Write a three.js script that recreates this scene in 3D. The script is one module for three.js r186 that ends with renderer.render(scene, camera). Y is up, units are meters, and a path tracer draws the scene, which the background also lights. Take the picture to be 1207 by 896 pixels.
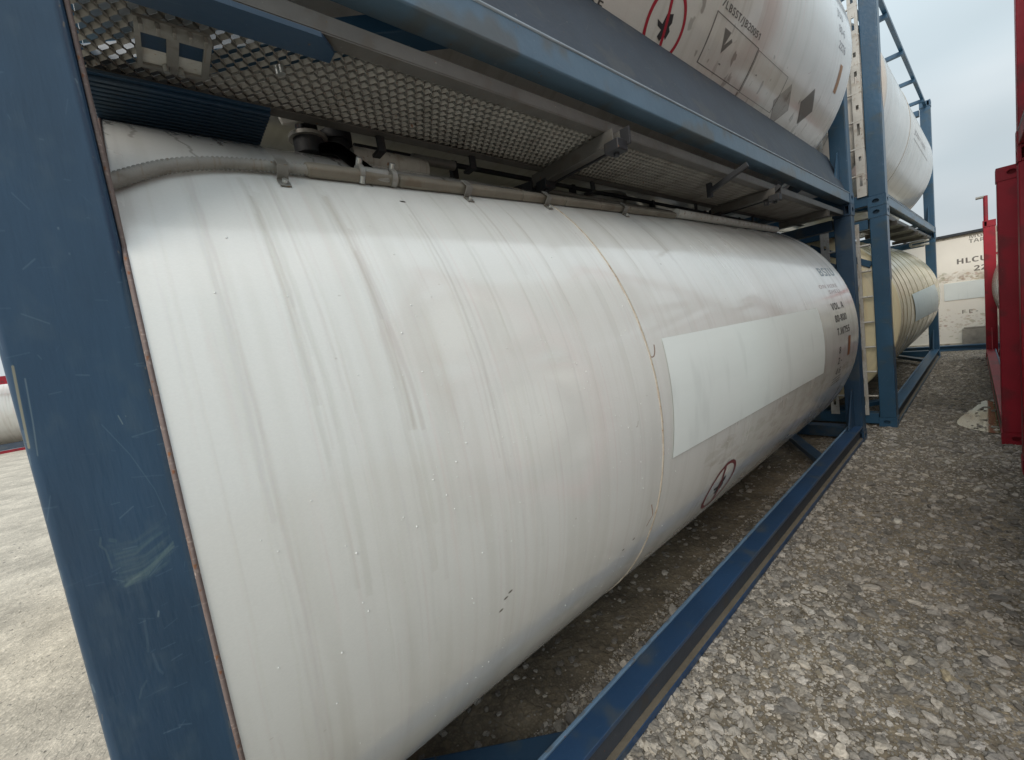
import * as THREE from 'three';
import { mergeGeometries } from 'three/addons/utils/BufferGeometryUtils.js';
import { RoundedBoxGeometry } from 'three/addons/geometries/RoundedBoxGeometry.js';

// ------------------------------------------------------------------ camera, sky, sun, exposure
const scene = new THREE.Scene();
const camera = new THREE.PerspectiveCamera(86.26, 1024 / 760, 0.02, 400);
{
  const right = new THREE.Vector3(0.7537, -0.1439, 0.6412), up = new THREE.Vector3(0.175, 0.9845, 0.0152);
  right.normalize(); up.addScaledVector(right, -up.dot(right)).normalize();
  const back = new THREE.Vector3().crossVectors(right, up);
  camera.quaternion.setFromRotationMatrix(new THREE.Matrix4().makeBasis(right, up, back));
  camera.position.set(0.1908, 1.7032, 0.9625);
}
scene.add(camera);
const SKY_GAIN = 0.80, SUN = 1.5, EXPOSURE = 1.14;
const SUN_DIR = new THREE.Vector3(-0.78, 0.55, 0.24).normalize();
const renderer = new THREE.WebGLRenderer();
renderer.toneMapping = THREE.LinearToneMapping;
renderer.toneMappingExposure = EXPOSURE;
renderer.shadowMap.enabled = true;

// ------------------------------------------------------------------ random and noise
function rng(seed) { let a = seed >>> 0; return () => { a = (a + 0x6D2B79F5) >>> 0; let t = a; t = Math.imul(t ^ (t >>> 15), t | 1); t ^= t + Math.imul(t ^ (t >>> 7), t | 61); return ((t ^ (t >>> 14)) >>> 0) / 4294967296; }; }
const R = rng(20240611);
const rr = (a, b) => a + (b - a) * R();
const hash2 = (x, y, s) => { let h = Math.imul(x, 374761393) + Math.imul(y, 668265263) + Math.imul(s, 974634777); h = Math.imul(h ^ (h >>> 13), 1274126177); return ((h ^ (h >>> 16)) >>> 0) / 4294967296; };
const sm = t => t * t * (3 - 2 * t), mix = (a, b, t) => a + (b - a) * t, clamp = (v, a = 0, b = 1) => Math.min(b, Math.max(a, v));
const stepS = (a, b, v) => sm(clamp((v - a) / (b - a)));
function vnoise(x, y, p, s, q = p) {           // value noise, tiling with periods p, q
  const xi = Math.floor(x), yi = Math.floor(y), fx = sm(x - xi), fy = sm(y - yi);
  const w = (a, b) => hash2(((a % p) + p) % p, ((b % q) + q) % q, s);
  return mix(mix(w(xi, yi), w(xi + 1, yi), fx), mix(w(xi, yi + 1), w(xi + 1, yi + 1), fx), fy);
}
function fbm(u, v, p, oct, s, q = p) { let a = 0, k = 0.5, n = 0; for (let i = 0; i < oct; i++) { a += k * vnoise(u * p, v * q, p, s + i * 17, q); n += k; k *= 0.5; p *= 2; q *= 2; } return a / n; }
function worley(u, v, p, s) {                  // distance to nearest and second point, id; tiling
  const x = u * p, y = v * p, xi = Math.floor(x), yi = Math.floor(y); let d1 = 9, d2 = 9, id = 0;
  for (let j = -1; j <= 1; j++) for (let i = -1; i <= 1; i++) {
    const cx = (((xi + i) % p) + p) % p, cy = (((yi + j) % p) + p) % p;
    const dx = xi + i + hash2(cx, cy, s) - x, dy = yi + j + hash2(cx, cy, s + 1) - y, d = dx * dx + dy * dy;
    if (d < d1) { d2 = d1; d1 = d; id = hash2(cx, cy, s + 2); } else if (d < d2) d2 = d;
  }
  return [Math.sqrt(d1), Math.sqrt(d2), id];
}
function dataTex(w, h, fn, srgb = true, wrap = true) {
  const a = new Uint8Array(w * h * 4);
  for (let y = 0; y < h; y++) for (let x = 0; x < w; x++) {
    const c = fn((x + 0.5) / w, (y + 0.5) / h), i = (y * w + x) * 4;
    a[i] = clamp(c[0], 0, 255); a[i + 1] = clamp(c[1], 0, 255); a[i + 2] = clamp(c[2], 0, 255); a[i + 3] = 255;
  }
  const t = new THREE.DataTexture(a, w, h);
  if (srgb) t.colorSpace = THREE.SRGBColorSpace;
  t.magFilter = THREE.LinearFilter; t.minFilter = THREE.LinearMipmapLinearFilter; t.generateMipmaps = true;
  if (wrap) t.wrapS = t.wrapT = THREE.RepeatWrapping;
  t.needsUpdate = true; return t;
}
function canvasTex(w, h, draw) {
  const c = document.createElement('canvas'); c.width = w; c.height = h;
  const g = c.getContext('2d'); draw(g, w, h);
  const t = new THREE.CanvasTexture(c); t.colorSpace = THREE.SRGBColorSpace; t.magFilter = THREE.LinearFilter; return t;
}

// ------------------------------------------------------------------ sky (overcast: brighter towards the zenith, soft cloud)
{
  const W = 1024, H = 512, a = new Float32Array(W * H * 4);
  for (let y = 0; y < H; y++) for (let x = 0; x < W; x++) {
    const el = ((y + 0.5) / H - 0.5) * Math.PI, s = Math.max(0, Math.sin(el));
    const n = fbm(x / W, y / H * 0.5 * 2, 6, 5, 3, 9), m = fbm(x / W, y / H, 14, 4, 9, 20);
    let L = (0.60 + 1.05 * Math.pow(s, 0.9)) * (0.84 + 0.30 * stepS(0.34, 0.66, n) + 0.24 * (m - 0.5));
    if (el < 0) L = 0.22;
    const bl = stepS(0.35, 0.65, n), i = (y * W + x) * 4;
    a[i] = L * mix(0.82, 0.95, bl) * SKY_GAIN; a[i + 1] = L * mix(0.96, 1.0, bl) * SKY_GAIN; a[i + 2] = L * mix(1.04, 1.03, bl) * SKY_GAIN; a[i + 3] = 1;
  }
  const t = new THREE.DataTexture(a, W, H, THREE.RGBAFormat, THREE.FloatType);
  t.mapping = THREE.EquirectangularReflectionMapping; t.magFilter = THREE.LinearFilter; t.minFilter = THREE.LinearFilter; t.wrapS = THREE.RepeatWrapping; t.needsUpdate = true;
  scene.background = t; scene.environment = t;
}
const sun = new THREE.DirectionalLight(0xfff4e6, SUN);
sun.position.copy(SUN_DIR).multiplyScalar(40); sun.castShadow = true; sun.shadow.radius = 60;
Object.assign(sun.shadow.camera, { left: -25, right: 25, top: 25, bottom: -25, near: 1, far: 90 }); sun.shadow.mapSize.set(4096, 4096);
scene.add(sun, sun.target);

// ------------------------------------------------------------------ geometry helpers
function tri(geo) {                            // flat, non-indexed copy with uv laid in metres on the nearest axis
  const g = geo.index ? geo.toNonIndexed() : geo;
  const p = g.attributes.position, n = g.attributes.normal, uv = new Float32Array(p.count * 2);
  for (let i = 0; i < p.count; i += 3) {
    let ax = 0, ay = 0, az = 0;
    for (let k = 0; k < 3; k++) { ax += n.getX(i + k); ay += n.getY(i + k); az += n.getZ(i + k); }
    ax = Math.abs(ax); ay = Math.abs(ay); az = Math.abs(az);
    for (let k = 0; k < 3; k++) {
      const x = p.getX(i + k), y = p.getY(i + k), z = p.getZ(i + k), j = (i + k) * 2;
      if (ax >= ay && ax >= az) { uv[j] = z; uv[j + 1] = y; } else if (ay >= az) { uv[j] = x; uv[j + 1] = z; } else { uv[j] = x; uv[j + 1] = y; }
    }
  }
  g.setAttribute('uv', new THREE.BufferAttribute(uv, 2));
  for (const k of Object.keys(g.attributes)) if (!['position', 'normal', 'uv'].includes(k)) g.deleteAttribute(k);
  return g;
}
const V = (x, y, z) => new THREE.Vector3(x, y, z);
function bx(cx, cy, cz, sx, sy, sz, r = 0.003) {
  const g = r > 0 ? new RoundedBoxGeometry(sx, sy, sz, 2, Math.min(r, sx / 2.1, sy / 2.1, sz / 2.1)) : new THREE.BoxGeometry(sx, sy, sz);
  g.translate(cx, cy, cz); return tri(g);
}
const span = (x0, x1, y0, y1, z0, z1, r) => bx((x0 + x1) / 2, (y0 + y1) / 2, (z0 + z1) / 2, x1 - x0, y1 - y0, z1 - z0, r);
function orient(g, a, b, upHint = V(0, 1, 0)) {  // a geometry along +y of unit origin put between a and b
  const d = b.clone().sub(a).normalize(); let s = new THREE.Vector3().crossVectors(d, upHint); if (s.length() < 1e-4) s = V(1, 0, 0).cross(d); s.normalize();
  const u = new THREE.Vector3().crossVectors(s, d);
  g.applyMatrix4(new THREE.Matrix4().makeBasis(s, d, u).setPosition(a.clone().add(b).multiplyScalar(0.5))); return g;
}
function bar(a, b, w, h, r = 0.003) { return tri(orient(new RoundedBoxGeometry(w, a.distanceTo(b), h, 1, r), a, b)); }
function pipe(a, b, r, n = 16, r2 = r) { return tri(orient(new THREE.CylinderGeometry(r2, r, a.distanceTo(b), n), a, b)); }
function prism(pts, depth, bevel = 0) {        // outline in x-y, thickness along z from 0 to depth
  const s = new THREE.Shape(pts.map(p => new THREE.Vector2(p[0], p[1])));
  return new THREE.ExtrudeGeometry(s, { depth, bevelEnabled: bevel > 0, bevelSize: bevel, bevelThickness: bevel, bevelSegments: 1 });
}
function tubeAlong(pts, rad, n = 12, seg = 80, wobble = null) {
  const c = new THREE.CatmullRomCurve3(pts), fr = c.computeFrenetFrames(seg), P = [], N = [], U = [], I = [];
  for (let i = 0; i <= seg; i++) {
    const p = c.getPointAt(i / seg), r = rad * (wobble ? wobble(i) : 1);
    for (let k = 0; k <= n; k++) {
      const a = k / n * Math.PI * 2, d = fr.normals[i].clone().multiplyScalar(Math.cos(a)).addScaledVector(fr.binormals[i], Math.sin(a));
      P.push(p.x + d.x * r, p.y + d.y * r, p.z + d.z * r); N.push(d.x, d.y, d.z); U.push(i / seg, k / n);
    }
  }
  for (let i = 0; i < seg; i++) for (let k = 0; k < n; k++) { const a = i * (n + 1) + k, b = a + n + 1; I.push(a, b, a + 1, b, b + 1, a + 1); }
  const g = new THREE.BufferGeometry(); g.setAttribute('position', new THREE.Float32BufferAttribute(P, 3)); g.setAttribute('normal', new THREE.Float32BufferAttribute(N, 3)); g.setAttribute('uv', new THREE.Float32BufferAttribute(U, 2)); g.setIndex(I);
  if (wobble) g.computeVertexNormals();
  return tri(g);
}
const used = new Map();
function numbered(name) { const n = used.get(name) || 0; used.set(name, n + 1); return n ? `${name}_${String(n).padStart(3, '0')}` : name; }
function part(name, geos, mat, parent, label) {
  const g = Array.isArray(geos) ? (geos.length > 1 ? mergeGeometries(geos) : geos[0]) : geos;
  const m = new THREE.Mesh(g, mat); m.name = name; m.castShadow = m.receiveShadow = true;
  if (label) m.userData.label = label;
  parent.add(m); return m;
}
function thing(name, label, category, group) {
  const o = new THREE.Group(); o.name = numbered(name); o.userData = { label, category }; if (group) o.userData.group = group; scene.add(o); return o;
}

// ------------------------------------------------------------------ materials
function paintTex(size, base, chip, seed, scratch = 1, dirt = [92, 84, 74]) {   // painted steel: grain, scratches, chips, grime
  return canvasTex(size, size, (g, W, H) => {
    const r = rng(seed), im = g.createImageData(W, H), d = im.data;
    for (let y = 0; y < H; y++) for (let x = 0; x < W; x++) {
      const u = x / W, v = y / H, n = fbm(u, v, 5, 5, seed), f = hash2(x, y, seed) - 0.5, q = fbm(u, v, 9, 4, seed + 50), k = 0.86 + 0.26 * n + f * 0.05, t = stepS(0.56, 0.8, q) * 0.45, i = (y * W + x) * 4;
      for (let c = 0; c < 3; c++) d[i + c] = mix(base[c] * k, dirt[c], t);
      d[i + 3] = 255;
    }
    g.putImageData(im, 0, 0);
    for (let i = 0; i < 130 * scratch; i++) {
      g.strokeStyle = `rgba(${chip[0]},${chip[1]},${chip[2]},${0.08 + r() * 0.3})`; g.lineWidth = 0.5 + r() * 1.1;
      const x = r() * W, y = r() * H, a = r() < 0.6 ? (r() - 0.5) * 0.6 : r() * 6.3, l = 6 + r() * r() * 90;
      g.beginPath(); g.moveTo(x, y); g.quadraticCurveTo(x + Math.cos(a) * l * 0.5 + r() * 6, y + Math.sin(a) * l * 0.5, x + Math.cos(a) * l, y + Math.sin(a) * l); g.stroke();
    }
    for (let i = 0; i < 110 * scratch; i++) {
      const x = r() * W, y = r() * H, s = 0.6 + r() * r() * 4; g.fillStyle = r() < 0.5 ? `rgba(${104 + r() * 30},${62 + r() * 20},40,${0.35 + r() * 0.5})` : `rgba(${chip[0]},${chip[1]},${chip[2]},${0.25 + r() * 0.5})`;
      g.beginPath(); for (let k = 0; k < 7; k++) { const a = k / 7 * 6.28, q = s * (0.5 + r()); g.lineTo(x + Math.cos(a) * q, y + Math.sin(a) * q); } g.fill();
    }
    for (let i = 0; i < 26; i++) {             // rust runs
      const x = r() * W, y = r() * H, l = 20 + r() * 90; g.strokeStyle = `rgba(110,74,48,${0.06 + r() * 0.14})`; g.lineWidth = 1 + r() * 2; g.beginPath(); g.moveTo(x, y); g.lineTo(x + (r() - 0.5) * 4, y - l); g.stroke();
    }
  });
}
function tiled(t, sx, sy = sx) { t.wrapS = t.wrapT = THREE.RepeatWrapping; t.repeat.set(sx, sy); return t; }
const fineBump = tiled(dataTex(256, 256, (u, v) => { const n = 255 * (0.6 * fbm(u, v, 16, 3, 4) + 0.4 * fbm(u, v, 6, 2, 8)); return [n, n, n]; }, false), 3);
const std = (o) => new THREE.MeshStandardMaterial(o);
const M = {};
M.navy = std({ map: tiled(paintTex(1024, [38, 64, 88], [128, 142, 150], 11), 0.7), roughness: 0.34, metalness: 0, bumpMap: fineBump, bumpScale: 0.0012 });
M.blue = std({ map: tiled(paintTex(1024, [50, 88, 116], [150, 160, 166], 23), 0.7), roughness: 0.36, bumpMap: fineBump, bumpScale: 0.0012 });
M.edgeBlue = std({ map: tiled(paintTex(512, [96, 122, 146], [176, 180, 178], 31, 2), 1.5), roughness: 0.55, bumpMap: fineBump, bumpScale: 0.0015 });
M.paleEdge = std({ map: tiled(paintTex(512, [158, 172, 182], [196, 198, 196], 33, 1), 1.5), roughness: 0.45 });
M.railDark = std({ map: tiled(paintTex(512, [58, 62, 68], [120, 112, 100], 37, 1, [66, 58, 48]), 1.2), roughness: 0.85, bumpMap: fineBump, bumpScale: 0.003 });
M.sidePlate = std({ map: tiled(paintTex(512, [46, 58, 72], [120, 118, 112], 39, 1, [80, 80, 78]), 1.2), roughness: 0.58, bumpMap: fineBump, bumpScale: 0.002 });
M.lowRail = std({ map: tiled(paintTex(1024, [34, 64, 97], [140, 150, 156], 27), 0.7), roughness: 0.4, bumpMap: fineBump, bumpScale: 0.0012 });
M.railBlue = std({ map: tiled(paintTex(1024, [84, 110, 130], [160, 168, 170], 29), 0.7), roughness: 0.4, bumpMap: fineBump, bumpScale: 0.0012 });
M.tanDirt = std({ map: tiled(paintTex(512, [108, 100, 86], [140, 130, 114], 41, 1, [84, 76, 64]), 1.5), roughness: 0.95, bumpMap: fineBump, bumpScale: 0.004 });
M.red = std({ map: tiled(paintTex(1024, [158, 24, 44], [176, 96, 92], 43, 0.7, [86, 48, 46]), 0.7), roughness: 0.5, bumpMap: fineBump, bumpScale: 0.0012 });
M.galv = std({ map: tiled(paintTex(512, [142, 141, 136], [186, 186, 182], 47, 1, [104, 98, 88]), 2), roughness: 0.5, metalness: 0.35, bumpMap: fineBump, bumpScale: 0.0015 });
M.grating = std({ map: tiled(paintTex(512, [152, 150, 144], [190, 188, 182], 53, 0.6, [112, 106, 96]), 2), roughness: 0.55, metalness: 0.1 });
M.walk = std({ map: tiled(paintTex(512, [92, 90, 86], [160, 158, 150], 55, 0.6, [80, 72, 62]), 2), roughness: 0.55, metalness: 0.2, bumpMap: fineBump, bumpScale: 0.0015 });
M.hose = std({ map: tiled(paintTex(256, [142, 140, 133], [170, 168, 162], 59, 0.2, [112, 104, 92]), 3), roughness: 0.75 });
M.channel = std({ map: tiled(paintTex(512, [122, 116, 104], [160, 154, 144], 61, 0.6, [100, 84, 66]), 2), roughness: 0.7 });
M.black = std({ map: tiled(paintTex(256, [30, 32, 36], [80, 80, 80], 67, 0.6, [48, 44, 40]), 2), roughness: 0.6 });
M.pale = std({ map: tiled(paintTex(256, [196, 196, 190], [160, 156, 148], 71, 0.6, [150, 140, 124]), 2), roughness: 0.6 });
M.steel = std({ color: 0xb9bbb8, roughness: 0.32, metalness: 0.8 });
M.bead = std({ map: tiled(paintTex(256, [176, 166, 150], [120, 96, 74], 73, 1, [120, 92, 70]), 4), roughness: 0.8 });
M.blank = std({ map: tiled(dataTex(512, 512, (u, v) => { const n = (fbm(u, v, 6, 4, 90) - 0.5) * 9 - 7 * stepS(0.6, 0.85, fbm(u, v, 50, 3, 93, 3)); return [226 + n, 233 + n, 230 + n]; }), 0.6), roughness: 0.7 });
M.drop = new THREE.MeshPhysicalMaterial({ color: 0xe9ece9, roughness: 0.04, clearcoat: 1, clearcoatRoughness: 0.02 });

// tank paint: canvas x = metres along the tank (0..6), canvas y = degrees from the crown (0..180)
function tankTex(size, base, seed, o = {}) {
  const t = canvasTex(size, size, (g, W, H) => {
    const r = rng(seed), X = m => m / 6 * W, Y = d => d / 180 * H, k = size / 2048;
    const im = g.createImageData(W, H), d = im.data, dirtA = o.dirt ?? 0.5;
    for (let y = 0; y < H; y++) for (let x = 0; x < W; x++) {
      const u = x / W, v = y / H;
      const st = fbm(u, v, 160, 3, seed, 5), st2 = fbm(u, v, 40, 3, seed + 7, 3), n = fbm(u, v, 7, 5, seed + 13), f = hash2(x, y, seed) - 0.5, q = fbm(u, v, 22, 4, seed + 29);
      let t = dirtA * (0.30 * stepS(0.50, 0.8, st) + 0.28 * stepS(0.52, 0.8, st2) + 0.22 * stepS(0.5, 0.75, n) * stepS(0.42, 0.7, q)); const b = 1 + 0.022 * (n - 0.5) + f * 0.018, i = (y * W + x) * 4;
      const dc = [152, 147, 131];
      for (let c = 0; c < 3; c++) d[i + c] = mix(base[c] * b, dc[c], t);
      d[i + 3] = 255;
    }
    g.putImageData(im, 0, 0);
    const run = (x, a0, a1, w, al0, col = [122, 112, 98], wob = 0.006) => {      // a run of dirty water down the shell
      for (let s = 0; s < 5; s++) {
        const al = al0 * 0.55, off = (r() - 0.5) * w; g.strokeStyle = `rgba(${col[0]},${col[1]},${col[2]},${al * (0.4 + r() * 0.6)})`; g.lineWidth = (0.8 + r() * w * 90) * k; g.beginPath();
        const b0 = a0 + r() * 6 * (s > 0), b1 = a1 - r() * (a1 - a0) * 0.5 * (s > 0); let xx = x + off;
        g.moveTo(X(xx), Y(b0)); for (let a = b0; a < b1; a += 2) { xx += (r() - 0.5) * wob; g.lineTo(X(xx), Y(a)); } g.stroke();
      }
    };
    for (let i = 0; i < 620; i++) { const a0 = rr2(r, 20, 110), l = 8 + r() * r() * 70; run(r() * 6, a0, a0 + l, 0.008, 0.022 + r() * 0.035, r() < 0.2 ? [236, 236, 232] : [130, 120, 104], 0.002); }
    for (let i = 0; i < (o.runs ?? 60); i++) run(r() * 6, 38 + r() * 10, 60 + r() * 60, 0.01 + r() * 0.02, 0.03 + r() * 0.06);
    for (const q of o.major || []) run(...q);
    for (let i = 0; i < (o.squiggles ?? 30); i++) {                              // dark drips near the crown
      const x = 0.1 + r() * (o.sqx ?? 2.2); let xx = x; g.strokeStyle = `rgba(84,80,72,${0.25 + r() * 0.3})`; g.lineWidth = (1 + r() * 2.2) * k; g.beginPath(); const a0 = 18 + r() * 12, a1 = a0 + 6 + r() * 10;
      g.moveTo(X(xx), Y(a0)); for (let a = a0; a < a1; a += 0.6) { xx += (r() - 0.48) * 0.014; g.lineTo(X(xx), Y(a)); } g.stroke();
    }
    for (let i = 0; i < (o.specks ?? 500); i++) { g.fillStyle = `rgba(96,84,70,${0.1 + r() * 0.4})`; const s = (0.5 + r() * r() * 2.4) * k; g.fillRect(r() * W, r() * H, s, s * (0.7 + r())); }
    for (let i = 0; i < (o.scuffs ?? 8); i++) {                                 // rubbed scuffs
      const x = r() * 6, a = 60 + r() * 75, l = 0.008 + r() * r() * 0.06; g.strokeStyle = `rgba(${100 + r() * 40},${90 + r() * 20},${74 + r() * 20},${0.12 + r() * 0.3})`; g.lineWidth = (0.6 + r() * 2) * k;
      g.beginPath(); g.moveTo(X(x), Y(a)); g.quadraticCurveTo(X(x + l / 2), Y(a + (r() - 0.5) * 1.2), X(x + l), Y(a + (r() - 0.7) * 2)); g.stroke();
    }
    if (o.extra) o.extra(g, X, Y, k, r);
  });
  t.wrapS = THREE.RepeatWrapping; t.wrapT = THREE.MirroredRepeatWrapping; return t;
}
function rr2(r, a, b) { return a + (b - a) * r(); }
const tankRough = tiled(dataTex(512, 512, (u, v) => { const n = 255 * clamp(0.06 + 0.16 * fbm(u, v, 60, 3, 81, 4) + 0.16 * fbm(u, v, 6, 4, 85)); return [n, n, n]; }, false), 1, 1);
const tankBump = tiled(dataTex(512, 512, (u, v) => { const n = 255 * (0.65 * fbm(u, v, 5, 2, 95, 7) + 0.35 * fbm(u, v, 70, 2, 97, 90)); return [n, n, n]; }, false), 1, 1);
const shellMat = (map, coat = 0.6) => new THREE.MeshPhysicalMaterial({ map, roughness: 1, clearcoat: coat, clearcoatRoughness: 0.09, roughnessMap: tankRough, bumpMap: tankBump, bumpScale: 0.0009 });
const shellA = shellMat(tankTex(2048, [220, 221, 217], 101, {
  dirt: 0.30, runs: 70, squiggles: 26, sqx: 1.0, specks: 160,
  major: [[0.42, 46, 96, 0.06, 0.16], [0.40, 50, 84, 0.03, 0.16], [0.60, 48, 100, 0.06, 0.16], [0.585, 55, 82, 0.035, 0.17, [116, 98, 78]], [0.29, 44, 120, 0.03, 0.12], [0.80, 46, 92, 0.04, 0.13], [0.92, 52, 96, 0.04, 0.12], [1.08, 42, 75, 0.03, 0.15], [0.86, 80, 124, 0.05, 0.12, [150, 130, 122]], [1.2, 45, 90, 0.03, 0.12], [1.72, 44, 70, 0.03, 0.16], [2.1, 44, 62, 0.05, 0.18], [2.6, 44, 66, 0.05, 0.2], [3.0, 40, 66, 0.06, 0.2], [3.5, 38, 62, 0.06, 0.2], [4.1, 36, 62, 0.05, 0.16]],
  extra(g, X, Y, k, r) {
    g.strokeStyle = 'rgba(96,62,44,0.8)'; g.lineWidth = 2 * k; g.beginPath(); g.moveTo(X(1.555), Y(79.5)); g.quadraticCurveTo(X(1.585), Y(80.2), X(1.6), Y(77.5)); g.stroke();
    g.strokeStyle = 'rgba(120,72,50,0.6)'; g.beginPath(); g.moveTo(X(1.50), Y(107)); g.lineTo(X(1.53), Y(110)); g.lineTo(X(1.50), Y(112)); g.stroke();
    for (const [x, a] of [[0.765, 105.8], [0.78, 105.2], [0.75, 107.4], [1.42, 113], [1.36, 114]]) { g.fillStyle = 'rgba(70,64,56,0.75)'; g.beginPath(); g.ellipse(X(x), Y(a), 2.6 * k, 1.8 * k, -0.5, 0, 7); g.fill(); }
    g.fillStyle = 'rgba(50,48,44,0.9)'; g.beginPath(); g.ellipse(X(0.8), Y(47.5), 3.2 * k, 2.4 * k, 0, 0, 7); g.fill();
    for (let i = 0; i < 340; i++) {                                               // brown grime on the lower flank
      const x = rr2(r, 2.0, 5.2), a = 103 + r() * r() * 40, s = rr2(r, 0.01, 0.07); g.fillStyle = `rgba(${96 + r() * 30},${80 + r() * 24},${60 + r() * 16},${0.02 + r() * 0.06})`; g.beginPath();
      for (let q = 0; q < 9; q++) { const b = q / 9 * 6.28, m = s * (0.25 + r()); g.lineTo(X(x + Math.cos(b) * m * 1.7), Y(a + Math.sin(b) * m * 26)); } g.fill();
    }
    for (let i = 0; i < 16; i++) { g.strokeStyle = `rgba(128,84,58,${0.12 + r() * 0.2})`; g.lineWidth = (2 + r() * 3) * k; const a = 60 + i * 4 + r() * 3; g.beginPath(); g.moveTo(X(1.55), Y(a)); g.lineTo(X(1.55 + (r() - 0.5) * 0.01), Y(a + 3)); g.stroke(); }
  },
}));
const shellU = shellMat(tankTex(1024, [228, 226, 220], 131, {
  dirt: 0.5, runs: 160, squiggles: 50, sqx: 6, specks: 900, scuffs: 70,
  extra(g, X, Y, k, r) { for (let i = 0; i < 46; i++) { const x = rr2(r, 2.6, 4.9), a = rr2(r, 118, 136), s = rr2(r, 0.01, 0.06); g.fillStyle = `rgba(70,62,54,${0.12 + r() * 0.25})`; g.beginPath(); for (let q = 0; q < 9; q++) { const b = q / 9 * 6.28, m = s * (0.3 + r()); g.lineTo(X(x + Math.cos(b) * m * 0.5), Y(a + Math.sin(b) * m * 40)); } g.fill(); } },
}));
const shellV = shellMat(tankTex(1024, [214, 210, 202], 151, { dirt: 0.6, runs: 120, squiggles: 30, sqx: 6 }), 0.3);
const shellB = shellMat(tankTex(1024, [220, 211, 176], 171, { dirt: 0.5, runs: 120, squiggles: 30, sqx: 6 }), 0.1);
const shellW = shellMat(tankTex(512, [216, 214, 208], 191, { dirt: 0.6, runs: 80, squiggles: 20, sqx: 6 }));

// ------------------------------------------------------------------ tank container builder (origin: lower corner of the aisle face; x along, z = 0 aisle face)
const LEN = 6.058, WID = 2.438, HGT = 2.591, PX = 0.166, PZ = 0.15;
function tankShell(T, seg = 96) {              // shell of revolution about x; u in 6 m, v = angle/180 (mirrored)
  const prof = [], { x0, x1, d0, d1, r } = T, n = 14, e = 2.6;
  for (let i = 0; i <= n; i++) { const t = 1 - i / n; const s = Math.sin((1 - t) * Math.PI / 2); prof.push([x0 + d0 * (1 - Math.cos((i / n) * Math.PI / 2)), r * Math.pow(1 - Math.pow(Math.cos((i / n) * Math.PI / 2), e), 1 / e)]); }
  for (let i = 1; i < 20; i++) prof.push([x0 + d0 + (x1 - d1 - x0 - d0) * i / 20, r]);
  for (let i = n; i >= 0; i--) prof.push([x1 - d1 * (1 - Math.cos((i / n) * Math.PI / 2)), r * Math.pow(1 - Math.pow(Math.cos((i / n) * Math.PI / 2), e), 1 / e)]);
  const P = [], U = [], I = [], m = seg + 1;
  for (const [x, q] of prof) for (let k = 0; k <= seg; k++) { const a = k / seg * 2 * Math.PI; P.push(x, T.yc + Math.cos(a) * q, T.zc + Math.sin(a) * q); U.push((x + (x < 1 ? -1 : 1) * (r - q)) / 6, 1 - a / Math.PI); }
  for (let i = 0; i < prof.length - 1; i++) for (let k = 0; k < seg; k++) { const a = i * m + k, b = a + m; I.push(a, a + 1, b, b, a + 1, b + 1); }
  const g = new THREE.BufferGeometry(); g.setAttribute('position', new THREE.Float32BufferAttribute(P, 3)); g.setAttribute('uv', new THREE.Float32BufferAttribute(U, 2)); g.setIndex(I); g.computeVertexNormals();
  const N = g.attributes.normal; for (let i = 0; i < prof.length; i++) { const a = i * m, b = a + seg, s = [0, 1, 2].map(c => N.array[a * 3 + c] + N.array[b * 3 + c]), l = Math.hypot(...s) || 1; for (const q of [a, b]) N.setXYZ(q, s[0] / l, s[1] / l, s[2] / l); }
  return g;
}
const onTank = (T, x, deg, off = 0) => { const a = deg * Math.PI / 180; return V(x, T.yc + Math.cos(a) * (T.r + off), T.zc + Math.sin(a) * (T.r + off)); };
function ringGeo(T, x, w, h, seg = 96) {       // hoop around the shell with a rounded top
  const P = [], I = [], sec = [[-w, -0.004], [-w * 0.6, h * 0.8], [0, h], [w * 0.6, h * 0.8], [w, -0.004]];
  for (let k = 0; k <= seg; k++) for (const [a, b] of sec) { const p = onTank(T, x + a, k / seg * 360, b); P.push(p.x, p.y, p.z); }
  for (let k = 0; k < seg; k++) for (let j = 0; j < 4; j++) { const a = k * 5 + j, b = a + 5; I.push(a, a + 1, b, b, a + 1, b + 1); }
  const g = new THREE.BufferGeometry(); g.setAttribute('position', new THREE.Float32BufferAttribute(P, 3)); g.setIndex(I); g.computeVertexNormals(); return tri(g);
}
function curvedPatch(T, pts, off, n = 20) {    // quad [(x,deg) x4: upper left, upper right, lower right, lower left] lying on the shell, with a rim down to it
  const P = [], U = [], I = [], m = n + 1;
  const at = (u, v) => { const a = [mix(pts[0][0], pts[1][0], u), mix(pts[0][1], pts[1][1], u)], b = [mix(pts[3][0], pts[2][0], u), mix(pts[3][1], pts[2][1], u)]; return [mix(a[0], b[0], v), mix(a[1], b[1], v)]; };
  for (let j = 0; j <= n; j++) for (let i = 0; i <= n; i++) { const [x, d] = at(i / n, j / n), p = onTank(T, x, d, off); P.push(p.x, p.y, p.z); U.push(i / n, 1 - j / n); }
  for (let j = 0; j < n; j++) for (let i = 0; i < n; i++) { const a = j * m + i, b = a + m; I.push(a, b, a + 1, a + 1, b, b + 1); }
  const g = new THREE.BufferGeometry(); g.setAttribute('position', new THREE.Float32BufferAttribute(P, 3)); g.setAttribute('uv', new THREE.Float32BufferAttribute(U, 2)); g.setIndex(I); g.computeVertexNormals(); return g;
}
function decal(w, h, draw) {
  const t = canvasTex(w, h, (g, W, H) => { g.clearRect(0, 0, W, H); draw(g, W, H); });
  return new THREE.MeshStandardMaterial({ map: t, transparent: true, roughness: 0.6 });
}
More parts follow.
